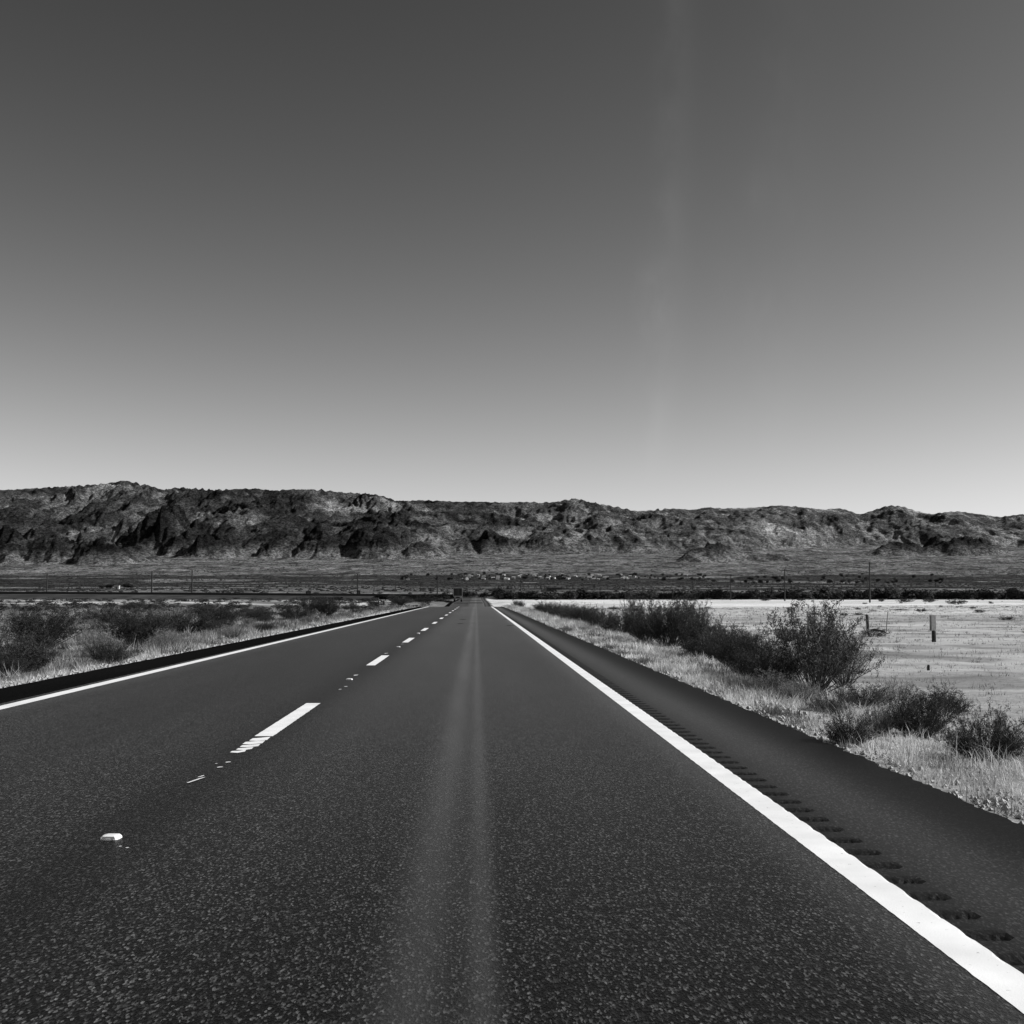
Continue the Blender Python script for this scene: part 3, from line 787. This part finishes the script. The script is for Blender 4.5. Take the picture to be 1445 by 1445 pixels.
# ------------------------------------------------------------------ dry grass (uncountable)
def blades(n, pos, hgt_, wid, tone_, seed, bent=True, lean=0.45):
    r = np.random.default_rng(seed)
    az = r.random(n) * 2 * np.pi; fa = r.random(n) * np.pi
    inc = r.random(n) * lean
    d = np.stack([np.cos(az) * np.sin(inc), np.sin(az) * np.sin(inc), np.cos(inc)], 1)
    d2 = np.stack([np.cos(az) * np.sin(inc * 2 + .25), np.sin(az) * np.sin(inc * 2 + .25), np.cos(inc * 2 + .25)], 1)
    w = np.stack([np.cos(fa), np.sin(fa), 0 * fa], 1) * (wid / 2)[:, None]
    a, b_ = pos - w, pos + w
    m_ = pos + d * (hgt_ * .55)[:, None]
    tip = m_ + d2 * (hgt_ * .45)[:, None]
    if bent:
        v = np.stack([a, b_, m_ + w * .7, m_ - w * .7, tip], 1).reshape(-1, 3)
        i = np.arange(n)[:, None] * 5
        f_ = np.concatenate([i + np.array([0, 1, 2]), i + np.array([0, 2, 3]), i + np.array([3, 2, 4])])
        return v, f_, np.repeat(tone_, 5)
    v = np.stack([a, b_, tip], 1).reshape(-1, 3); i = np.arange(n)[:, None] * 3
    return v, i + np.array([0, 1, 2]), np.repeat(tone_, 3)
def tuftpts(n, x, y, r, k, rad):
    c = r.integers(0, len(x), n)
    rr = rad[c] * np.sqrt(r.random(n)); a = r.random(n) * 6.283
    return x[c] + rr * np.cos(a), y[c] + rr * np.sin(a), c
def grassfield(name, label, nt_, nb, xf, yf, seed, h0, h1, w0, t0, t1, bent, parentkind='stuff', lean=0.45):
    r = np.random.default_rng(seed)
    y = yf(r, nt_); x = xf(r, nt_, y)
    rad = 0.05 + 0.13 * r.random(nt_) + y * 0.0012
    th = (h0 + (h1 - h0) * r.random(nt_)) * (0.7 + 0.6 * sstep(-.4, .4, fbm(x / 1.7, y / 2.5, 2)))
    tt = (t0 + (t1 - t0) * sstep(-.22, .28, fbm(x / 0.9 + 5, y / 1.6, 3)) * (0.6 + 0.4 * r.random(nt_)))
    px_, py_, c = tuftpts(nb, x, y, r, 1, rad)
    ok = (px_ > XR + 0.03) | (px_ < XL - 0.03)
    px_, py_, c = px_[ok], py_[ok], c[ok]; n = len(c)
    pos = np.stack([px_, py_, zground(px_, py_) - 0.01], 1)
    h_ = th[c] * (0.45 + 0.65 * r.random(n)); tn = tt[c] * (0.6 + 0.8 * r.random(n))
    w_ = w0 * (1 + py_ / 9.0) * (0.6 + 0.8 * r.random(n))
    v, f_, t_ = blades(n, pos, h_, w_, np.clip(tn, .03, .8), seed + 1, bent, lean)
    o = obj(name, mesh(name, v, f_, M_GRASS, False, {'tone': t_})); tag(o, label, 'grass', kind='stuff'); return o
grassfield('grass', 'pale dry grass growing along the right shoulder edge', 2600, 95000,
           lambda r, n, y: XR + 0.08 + 2.5 * r.random(n) ** 1.25 + 0 * y, lambda r, n: 5 + 45 * r.random(n) ** 1.15, 21, 0.05, 0.26, 0.0026, 0.12, 1.0, True, lean=1.2)
grassfield('grass', 'pale dry grass receding along the far right verge', 1500, 42000,
           lambda r, n, y: XR + 0.1 + (2.6 + y * .01) * r.random(n) ** 1.2, lambda r, n: 45 + 105 * r.random(n), 22, 0.15, 0.4, 0.0026, 0.2, 0.9, False, lean=0.8)
grassfield('grass', 'sparse short dead grass on the pale sand of the right field', 9000, 110000,
           lambda r, n, y: 4.6 + (4 + y * .5) * r.random(n) ** 1.2, lambda r, n: 9 + 200 * r.random(n) ** 1.3, 23, 0.05, 0.17, 0.0028, 0.06, 0.36, False, lean=1.0)
grassfield('grass', 'mixed grey and pale dry grass on the left verge', 5200, 120000,
           lambda r, n, y: XL - 0.15 - (5 + y * .25) * r.random(n) ** 1.05, lambda r, n: 10 + 130 * r.random(n) ** 1.25, 24, 0.12, 0.42, 0.003, 0.05, 0.62, False, lean=.8)
grassfield('grass', 'thin pale grass fringe on the gravel beside the left shoulder', 1500, 26000,
           lambda r, n, y: XL - 0.05 - 0.7 * r.random(n), lambda r, n: 10 + 110 * r.random(n), 25, 0.05, 0.2, 0.0028, 0.25, 0.8, False)
# pebbles on the verge
r = np.random.default_rng(3); n = 9000
y = 4 + 90 * r.random(n) ** 1.6; side = r.random(n) < .55
x = np.where(side, XR + np.abs(r.normal(0, .35, n)) + .01, XL - np.abs(r.normal(0, .3, n)) - .01)
s_ = (0.006 + 0.02 * r.random(n) ** 3) * (1 + y / 25)
c = np.stack([x, y, zground(x, y) + s_ * .3], 1)
dirs = np.array([[1, 0, 0], [0, 1, 0], [-1, 0, 0], [0, -1, 0], [0, 0, .8], [0, 0, -.8]])
v = c[:, None, :] + dirs[None] * s_[:, None, None] * (0.7 + 0.6 * r.random((n, 6, 1)))
fi = np.array([[0, 1, 4], [1, 2, 4], [2, 3, 4], [3, 0, 4], [1, 0, 5], [2, 1, 5], [3, 2, 5], [0, 3, 5]])
f_ = (np.arange(n)[:, None, None] * 6 + fi[None]).reshape(-1, 3)
o = obj('gravel', mesh('gravel', v.reshape(-1, 3), f_, simple('gravel stone', 0.35, 0.9, 0.5, 40))); tag(o, 'loose pale gravel spilled along both pavement edges', 'gravel', kind='stuff')

# far scrub dots over the valley floor (uncountable)
r = np.random.default_rng(4); n = 15000
px_ = -60 + 1600 * r.random(n); yy = 540 * (5000 / 540) ** (r.random(n) ** .65)
keep = fbm(px_ / 90, np.log(yy) * 9, 4) + 0.12 * ((yy > 1500) & (yy < 3600)) + 0.2 * ((px_ > 970) & (yy > 1300) & (yy < 3900)) > 0.06
px_, yy = px_[keep], yy[keep]; n = len(yy); xx = (px_ - 672) / F_PX * yy
zz = np.array([zterr(a, b_) for a, b_ in zip(xx, yy)])
s_ = (0.5 + 1.1 * r.random(n) ** 2) * (0.7 + yy / 4500)
c = np.stack([xx, yy, zz + s_ * .3], 1)
v = c[:, None, :] + dirs[None] * s_[:, None, None] * (0.6 + 0.8 * r.random((n, 6, 1))) * np.array([1.5, 1, .8])
f_ = (np.arange(n)[:, None, None] * 6 + fi[None]).reshape(-1, 3)
o = obj('scrub', mesh('scrub', v.reshape(-1, 3), f_, M_DARKVEG)); tag(o, 'far desert scrub dotted over the valley floor', 'scrub', kind='stuff')

# ------------------------------------------------------------------ dark hedge of tamarisk along the railway
def clump_mesh(seed, nleaf=420, leaf=0.12, flat=0.8):
    r = random.Random(seed); LV, LF = [], []
    lob = [(r.uniform(-.32, .32), r.uniform(-.3, .3), r.uniform(.25, .68), r.uniform(.2, .34)) for _ in range(9)]
    for i in range(nleaf):
        cx, cy, cz, rad = lob[i % len(lob)]
        a = Vector((r.gauss(0, 1), r.gauss(0, 1), r.gauss(0, 1))).normalized() * rad * r.random() ** .4
        p = Vector((cx, cy, cz)) + a
        p.z = max(0.02, p.z)
        u = Vector((r.gauss(0, 1), r.gauss(0, 1), r.gauss(0, 1))).normalized() * leaf * r.uniform(.5, 1.2); w = u.orthogonal().normalized() * leaf * .6
        n = len(LV); LV += [tuple(p - w), tuple(p + w), tuple(p + u)]; LF.append((n, n + 1, n + 2))
    return np.array(LV), np.array(LF)
hm = [mesh('hedge_shrub', *clump_mesh(50 + k), M_DARKVEG) for k in range(5)]
def hedge(px, Y, w, h, label, group, name='hedge_shrub'):
    x = (px - 672) / F_PX * Y; z = zany(x, Y)
    o = obj(name, rnd.choice(hm), loc=(x, Y, z - .1)); o.scale = (w, w, h); o.rotation_euler.z = rnd.uniform(0, 6.28)
    return tag(o, label, 'shrub', group)
AV, AF, nn = [], [], 0
for (y, q, h, k_) in far_left_scrub:
    x = -(10 + q * y * 0.44); w_ = h * k_
    vv, ff = clump_mesh(int(q * 1e6), 90, 0.16)
    vv = vv * np.array([w_, w_, h * 1.2]) + np.array([x, y, float(zground(x, y)) - .08])
    AV.append(vv); AF.append(ff + nn); nn += len(vv)
o = obj('scrub', mesh('scrub', np.concatenate(AV), np.concatenate(AF), M_DARKVEG)); tag(o, 'low dark scrub running together over the far left field', 'scrub', kind='stuff')
px = 705.0
while px < 1480:
    hedge(px, rnd.uniform(444, 462), rnd.uniform(4.2, 7.5), rnd.uniform(2.9, 3.9) * (1.08 if px > 980 else 0.95) * (1 if rnd.random() > .1 else 1.25),
          'black bushy shrub in the long dark hedge behind the pale field', 'shrubs of the long dark hedge'); px += rnd.uniform(3.8, 7)
px = 536.0
while px < 690:
    hedge(px, rnd.uniform(466, 476), rnd.uniform(3, 5), rnd.uniform(1.6, 2.6) - 0.0, 'dark shrub in the low row where the road meets the railway', 'low dark row by the railway crossing'); px += rnd.uniform(6, 10)
for k in range(26):
    hedge(rnd.uniform(420, 640), rnd.uniform(300, 440), rnd.uniform(2, 5), rnd.uniform(.7, 1.4), 'dark shrub in the far left field near the road dip', 'dark shrubs by the road dip')

# lone tree right of the road end
def tree(px, Y, w, h, label, group=None, z=None):
    x = (px - 672) / F_PX * Y; e = empty('tree', (x, Y, zany(x, Y) if z is None else z), rnd.uniform(0, 6))
    if not hasattr(tree, 'm'):
        mb = MB(); mb.tube([(0, 0, -.05), (.02, 0, .2), (-.02, .02, .5), (.03, 0, .75)], [.05, .04, .03, .01], 6)
        for a in range(5):
            t = a * 1.256; mb.tube([(0, 0, .25 + .05 * a), (.2 * math.cos(t), .2 * math.sin(t), .5 + .06 * a)], [.022, .007], 4)
        tree.m = mb.mesh('trunk', M_WOOD)
        tree.c = [mesh('crown', *(lambda q: (q[0] * np.array([1, 1, .95]) + np.array([0, 0, .08]), q[1]))(clump_mesh(80 + k, 1000, .085)), M_DARKVEG) for k in range(3)]
    obj('trunk', tree.m, e); obj('crown', rnd.choice(tree.c), e); e.scale = (w, w, h)
    return tag(e, label, 'tree', group)
tree(703, 455, 6.2, 4.9, 'round black tree standing alone right of the road end')

# ------------------------------------------------------------------ telegraph poles
def pole_proto(h, arms=1, w=1.9):
    e = empty('utility_pole', (0, 0, 0))
    mb = MB(); mb.tube([(0, 0, -.5), (0, 0, h * .5), (0, 0, h)], [.20, .17, .13], 8); mb.build('pole_shaft', M_WOOD, e)
    for k in range(arms):
        c = MB(); c.box((0, .16, h - .35 - .8 * k), (w * 1.55, .12, .14)); co = c.build('crossarm', M_WOOD, e)
        for s_ in (-.72, -.4, .4, .72):
            i = MB(); i.tube([(s_ * w, .16, h - .28 - .8 * k), (s_ * w, .16, h - .13 - .8 * k), (s_ * w, .16, h - .05 - .8 * k)], [.03, .05, .02], 6); i.build('insulator', M_SEMI, co)
    return e
pA = pole_proto(9.0, 1); pB = pole_proto(9.0, 2, 1.2)
used = set()
def put_pole(P, px, by, hpx, Y, lab, group, rz=0.0, thick=1.0):
    o = P if P.name not in used else copy_tree(P); used.add(P.name)
    b_ = at_depth(px, by, Y)
    zg = zany(b_.x, Y)
    o.location = (b_.x, Y, min(b_.z, zg)); s_ = ((b_.z + hpx / F_PX * Y) - o.location.z) / 9.0
    o.scale = (s_ * thick, s_ * thick, s_); o.rotation_euler = (0, rnd.uniform(-.012, .012), rz)
    tag(o, lab, 'utility pole', group)
PG = 'telegraph poles receding across the right field'
Xp = 87.0
rowlab = ['tallest pole with a crossarm, rightmost on the pale field', 'second tallest pole with a crossarm, left of the rightmost one',
          'third pole from the right in the receding row', 'fourth pole from the right in the receding row above the thick shrubs',
          'fifth pole from the right, short against the village', 'sixth pole from the right, close beside the fifth']
for k, (px, top, by) in enumerate([(1227.5, 793, 850), (1107.5, 803, 848), (1031, 811, 846), (978, 817, 845.5), (936, 823, 844.5), (906.5, 825, 844)]):
    Y = Xp * F_PX / (px - 672)
    put_pole(pA, px, by, by - top, Y, rowlab[k], PG, 0)
#put_pole(pA, 1412, 858, 84, 200, 'pole at the far right outside the old print edge, nearest the camera', PG)
DG = 'distant poles near the railway'
labs = [(865, 826, 840, 'thin distant pole over the dark hedge, right of its close twin'), (857, 826, 841, 'thin distant pole over the dark hedge, left of its close twin'),
        (887, 824, 837, 'short distant pole with a leaning brace behind the hedge'), (879, 826, 837, 'faint thin distant pole just left of the braced one'),
        (809, 826, 838, 'distant pole left of the twin poles above the hedge'), (735, 817, 841, 'dark tall pole right of the round black tree'),
        (768, 823, 838, 'thin pole between the round tree and the pale sheds'), (837, 826, 838, 'faint thin pole midway above the hedge'),
        (617, 817, 842, 'dark pole just left of the truck'), (593, 823, 837, 'shorter dark pole left of the one by the truck'),
        (604, 827, 837, 'faint short pole between the two dark poles left of the truck'),
        (558, 822, 838, 'stout dark pole above the low dark row'), (528, 823, 838, 'pole at the left end of the low dark row'),
        (504.5, 810, 838, 'tall pole standing over the railway cabinet'), (443, 824, 838, 'pole on the left railway bank beside the black hut'),
        (214, 806, 836, 'tall lone pole on the railway at far left'), (271, 805, 829, 'faint thin pole right of the lone left pole'),
        (66, 809, 835, 'pole on the railway beyond the left print edge')]
for (px, top, by, lab) in labs:
    hp = by - top; Y = min(max(9.0 * F_PX / hp, 515), 1100)
    if px in (617,): Y = 478
    put_pole(pB if px in (504.5, 558, 735, 887) else pA, px, by, hp, Y, lab, DG, rnd.uniform(-.5, .5), 1.5)

# ------------------------------------------------------------------ fence posts and stakes
def post(px, top, by, w, mat, label, lean=0.0, sq=False, cat='fence post', wire=False):
    p = on_ground(px, by); h = (by - top) / F_PX * p.y
    e = empty('fence_post', (p.x, p.y, p.z)); mb = MB()
    if sq: mb.box((0, 0, h / 2 - .1), (w, w * .7, h + .2), .2, .9)
    else:
        mb.tube([(0, 0, -.2), (lean * h * .5, 0.0, h * .5), (lean * h, 0, h - .02), (lean * h, 0, h)], [w * .52, w * .5, w * .47, w * .36], 10)
    mb.build('shaft', mat, e, not sq)
    if wire:
        for k, z in enumerate((.35, .62, .86)):
            c = MB(); c.tube([(lean * h * z + w * .5 * math.cos(t) * 1.06, w * .53 * math.sin(t), h * z + .006 * math.sin(t * 2)) for t in np.linspace(0, 6.28, 11)], [.006] * 11, 4, False)
            c.build('wire_loop', M_STEEL, e)
    return tag(e, label, cat)
post(1225, 867, 891, .13, M_WOOD, 'dark thick wooden fence post on the sand under the tallest pole', -0.05, wire=True)
post(1145, 870, 905, .24, M_WOODP, 'pale grey timber post rising behind the big open shrub', -0.03, sq=True)
post(1318, 890, 906, .14, M_WOOD, 'black wooden post at the right picture edge', 0, wire=True)
post(1316.5, 868, 890, .24, M_WOODP, 'pale grey timber post behind the black edge post', 0, sq=True)
post(1250, 863, 893, .03, M_STEEL, 'thin leaning steel stake right of the dark fence post', 0.12, cat='stake')
post(1112.5, 857, 863, .22, M_WOOD, 'short dark stub post in the middle of the pale field', 0)
#post(1391, 872, 900, .13, M_WOOD, 'dark fence post beyond the right print edge', .03, wire=True)
post(534.5, 843.5, 854, .30, M_WOOD, 'thicker of two dark stumps on the left verge', -0.1, cat='stump')
post(541.5, 848, 853.5, .35, M_WOOD, 'shorter of two dark stumps on the left verge', 0, cat='stump')
post(1310, 938, 946, .06, M_WOOD, 'tiny dark stake in the sand near the right edge', .05, cat='stake')
a, b_ = on_ground(1229, 891), on_ground(1250, 893.5)
mb = MB(); mb.tube([a + Vector((0, 0, .05)), a.lerp(b_, .35) + Vector((0, .1, .09)), a.lerp(b_, .7) + Vector((0, 0, .07)), b_ + Vector((0, 0, .03))], [.05, .06, .045, .03], 8)
o = mb.build('fallen_log', M_WOOD, smooth=True); tag(o, 'dark fallen log lying between the fence post and the steel stake', 'log')

# ------------------------------------------------------------------ truck ahead
def truck():
    Y = 330.0; z = float(zroad(Y)); e = empty('truck', (at_depth(646, 840, Y).x, Y, z))
    body = MB(); body.box((0, 3.2, 2.62), (2.44, 6.2, 2.15)); body.build('cargo_box', M_TRUCK, e)
    fr = MB()
    for (c, d) in [((-1.19, 0.06, 2.62), (.09, .1, 2.2)), ((1.19, 0.06, 2.62), (.09, .1, 2.2)), ((0, 0.06, 3.7), (2.46, .1, .10)), ((0, 0.06, 1.53), (2.46, .12, .14))]: fr.box(c, d)
    fr.build('door_frame', M_TRIM, e)
    for s_ in (-1, 1):
        d = MB(); d.box((s_ * .57, .07, 2.62), (1.1, .06, 2.0)); do = d.build('rear_door', M_TRUCK, e)
        h = MB(); h.tube([(s_ * .18, .02, 1.8), (s_ * .18, .02, 3.4)], [.02, .02], 6); h.build('latch_bar', M_STEEL, do)
    ch = MB(); ch.box((0, 3.6, 1.2), (1.0, 7.6, .25)); ch.build('chassis', M_TYRE, e)
    cb = MB(); cb.box((0, 7.4, 1.75), (2.2, 1.9, 1.7), 0, .92); cab = cb.build('cab', M_TRIM, e)
    w = MB(); w.box((0, 8.33, 2.1), (1.8, .05, .6)); w.build('windscreen', M_WIN, cab)
    bp = MB(); bp.box((0, .05, .75), (2.3, .12, .18)); bp.build('bumper', M_TRIM, e)
    for y in (1.3, 2.4, 7.2):
        for s_ in (-1, 1):
            t = MB(); t.tube([(s_ * .75, y, .5), (s_ * 1.15, y, .5)], [.5, .5], 18); wo_ = t.build('wheel', M_TYRE, e)
            hb = MB(); hb.tube([(s_ * 1.14, y, .5), (s_ * 1.18, y, .5)], [.22, .18], 10); hb.build('rim', M_STEEL, wo_)
    for s_ in (-1, 1):
        l = MB(); l.box((s_ * .95, -.02, .98), (.25, .04, .12)); l.build('tail_light', M_STEEL, e)
    tag(e, 'dark box truck driving away far ahead in the left lane', 'truck')
truck()

# ------------------------------------------------------------------ buildings
def house(px, Y, w, d, h, wall, roof, label, group, rz=0.0, name='house', flat=False, by=None):
    x = (px - 672) / F_PX * Y
    e = empty(name, (x, Y, zany(x, Y) if by is None else at_depth(px, by, Y).z), rz)
    wb = MB(); wb.box((0, 0, h / 2 - .3), (w, d, h + .6)); wb.build('wall', wall, e)
    rb = MB()
    if flat: rb.box((0, 0, h + .15), (w + .5, d + .5, .3))
    else:
        a, b_, rr = w / 2 + .4, d / 2 + .4, h + .05
        rb.v = [(-a, -b_, rr), (a, -b_, rr), (a, b_, rr), (-a, b_, rr), (-a, 0, rr + d * .22), (a, 0, rr + d * .22)]
        rb.f = [(0, 1, 5, 4), (2, 3, 4, 5), (0, 4, 3), (1, 2, 5), (0, 3, 2, 1)]
    rb.build('roof', roof, e)
    for s_ in (-.28, .28):
        f = MB(); f.box((s_ * w, -d / 2 - .02, h * .55), (w * .13, .08, h * .3)); f.build('window', M_WIN, e)
    f = MB(); f.box((0, -d / 2 - .02, h * .37), (1.1, .08, h * .7)); f.build('door', M_ROOFM, e)
    return tag(e, label, 'house' if name == 'house' else 'shed', group)
kinds = [(M_HOUSE, M_ROOFM, 'white house with a dark roof in the distant village', 'white dark-roofed village houses'),
         (M_HOUSE, M_ROOFL, 'white house with a pale metal roof in the distant village', 'white pale-roofed village houses'),
         (M_HOUSE2, M_ROOFL, 'grey house with a pale roof in the distant village', 'grey village houses')]
vh = []
for k in range(78):
    px = rnd.choice([rnd.uniform(640, 830), rnd.uniform(575, 990), rnd.uniform(700, 900)])
    if px < 640 and rnd.random() < .5: continue
    Y = rnd.uniform(2750, 3550)
    q = rnd.choice([0, 1, 1, 1, 2])
    house(px, Y, rnd.uniform(5, 10), rnd.uniform(5, 8), rnd.uniform(2.4, 3.8), kinds[q][0], kinds[q][1], kinds[q][2], kinds[q][3], rnd.uniform(-.5, .5), flat=rnd.random() < .35)
    vh.append((px, Y))
for k in range(150):
    if k < 95: px = rnd.uniform(560, 1010); Y = rnd.uniform(2650, 3450)
    else: px = rnd.uniform(990, 1340); Y = rnd.uniform(2000, 3500)
    w = rnd.uniform(5, 12)
    tree(px, Y, w, w * rnd.uniform(.6, 1.0), 'dark round tree among the distant village houses' if k < 95 else 'dark distant tree on the valley floor right of the village',
         'village trees' if k < 95 else 'scattered trees right of the village')
for (px, Y, w, h, wl_, rf_, fl_, lab) in [(721, 620, 5.4, 1.9, M_HOUSE2, M_ROOFM, True, 'low open shed with a black roof right of the round tree'),
        (752, 640, 8, 1.2, M_HOUSE2, M_ROOFL, True, 'low pale shed right of the dark pole'),
        (800, 660, 11, 1.0, M_HOUSE, M_ROOFL, True, 'long low white shed behind the dark hedge'),
        (782, 700, 9, 2.0, M_ROOFM, M_ROOFM, True, 'low black shed behind the long white one'),
        (171, 1150, 4.5, 3.0, M_HOUSE, M_ROOFL, True, 'tiny white shed among trees beyond the railway at far left'),
        (499.5, 530, 1.0, 1.2, M_HOUSE, M_ROOFL, True, 'small white hut left of the railway cabinet')]:
    house(px, Y, w, 3.5 if w > 2 else 1.0, h, wl_, rf_, lab, None, 0, 'shed', fl_)
for (px, w, lab) in [(150, 7, 'leftmost dark tree of the clump left of the tiny white shed'), (160, 8, 'dark tree nearest the left wall of the tiny white shed'),
                     (181, 10, 'widest dark tree, just right of the tiny white shed'), (190, 8, 'rightmost dark tree of the clump by the tiny white shed')]:
    tree(px, 1190, w, w * .55, lab, 'trees by the tiny white shed')
def cabinet(px, top, w, d, label):
    Y = RAIL_Y - 1.6; x = (px - 672) / F_PX * Y; z = float(rail_top(x)) - .25
    e = empty('railway_cabinet', (x, Y, z)); h = EYE + (840 - top) / F_PX * Y - z
    b = MB(); b.box((0, 0, h / 2), (w, d, h)); b.build('housing', M_TRUCK, e)
    b = MB(); b.box((0, 0, h + .05), (w + .15, d + .15, .1)); b.build('lid', M_STEEL, e)
    b = MB(); b.box((0, -d / 2 - .02, h * .45), (w * .5, .04, h * .7)); b.build('door', M_STEEL, e)
    tag(e, label, 'cabinet')
cabinet(437, 834.5, 2.0, 1.0, 'black railway hut left of the pole on the bank')
cabinet(507, 833.5, 1.5, 1.0, 'black railway cabinet under the tall pole')
# two-legged sign right of the tallest pole
Y = 540.0; x = (1255.5 - 672) / F_PX * Y; zt = at_depth(1255.5, 828.5, Y).z; zb = min(zany(x, Y), at_depth(1255.5, 836, Y).z)
e = empty('field_sign', (x, Y, zb)); hh = zt - zb
b = MB(); b.box((0, 0, hh - .55), (1.7, .08, 1.1)); b.build('board', M_WOOD, e)
for s_ in (-.7, .7):
    b = MB(); b.tube([(s_, .06, -.3), (s_, .06, hh - .1)], [.07, .07], 6); b.build('post', M_WOOD, e)
tag(e, 'small dark two-legged sign right of the tallest pole', 'sign')
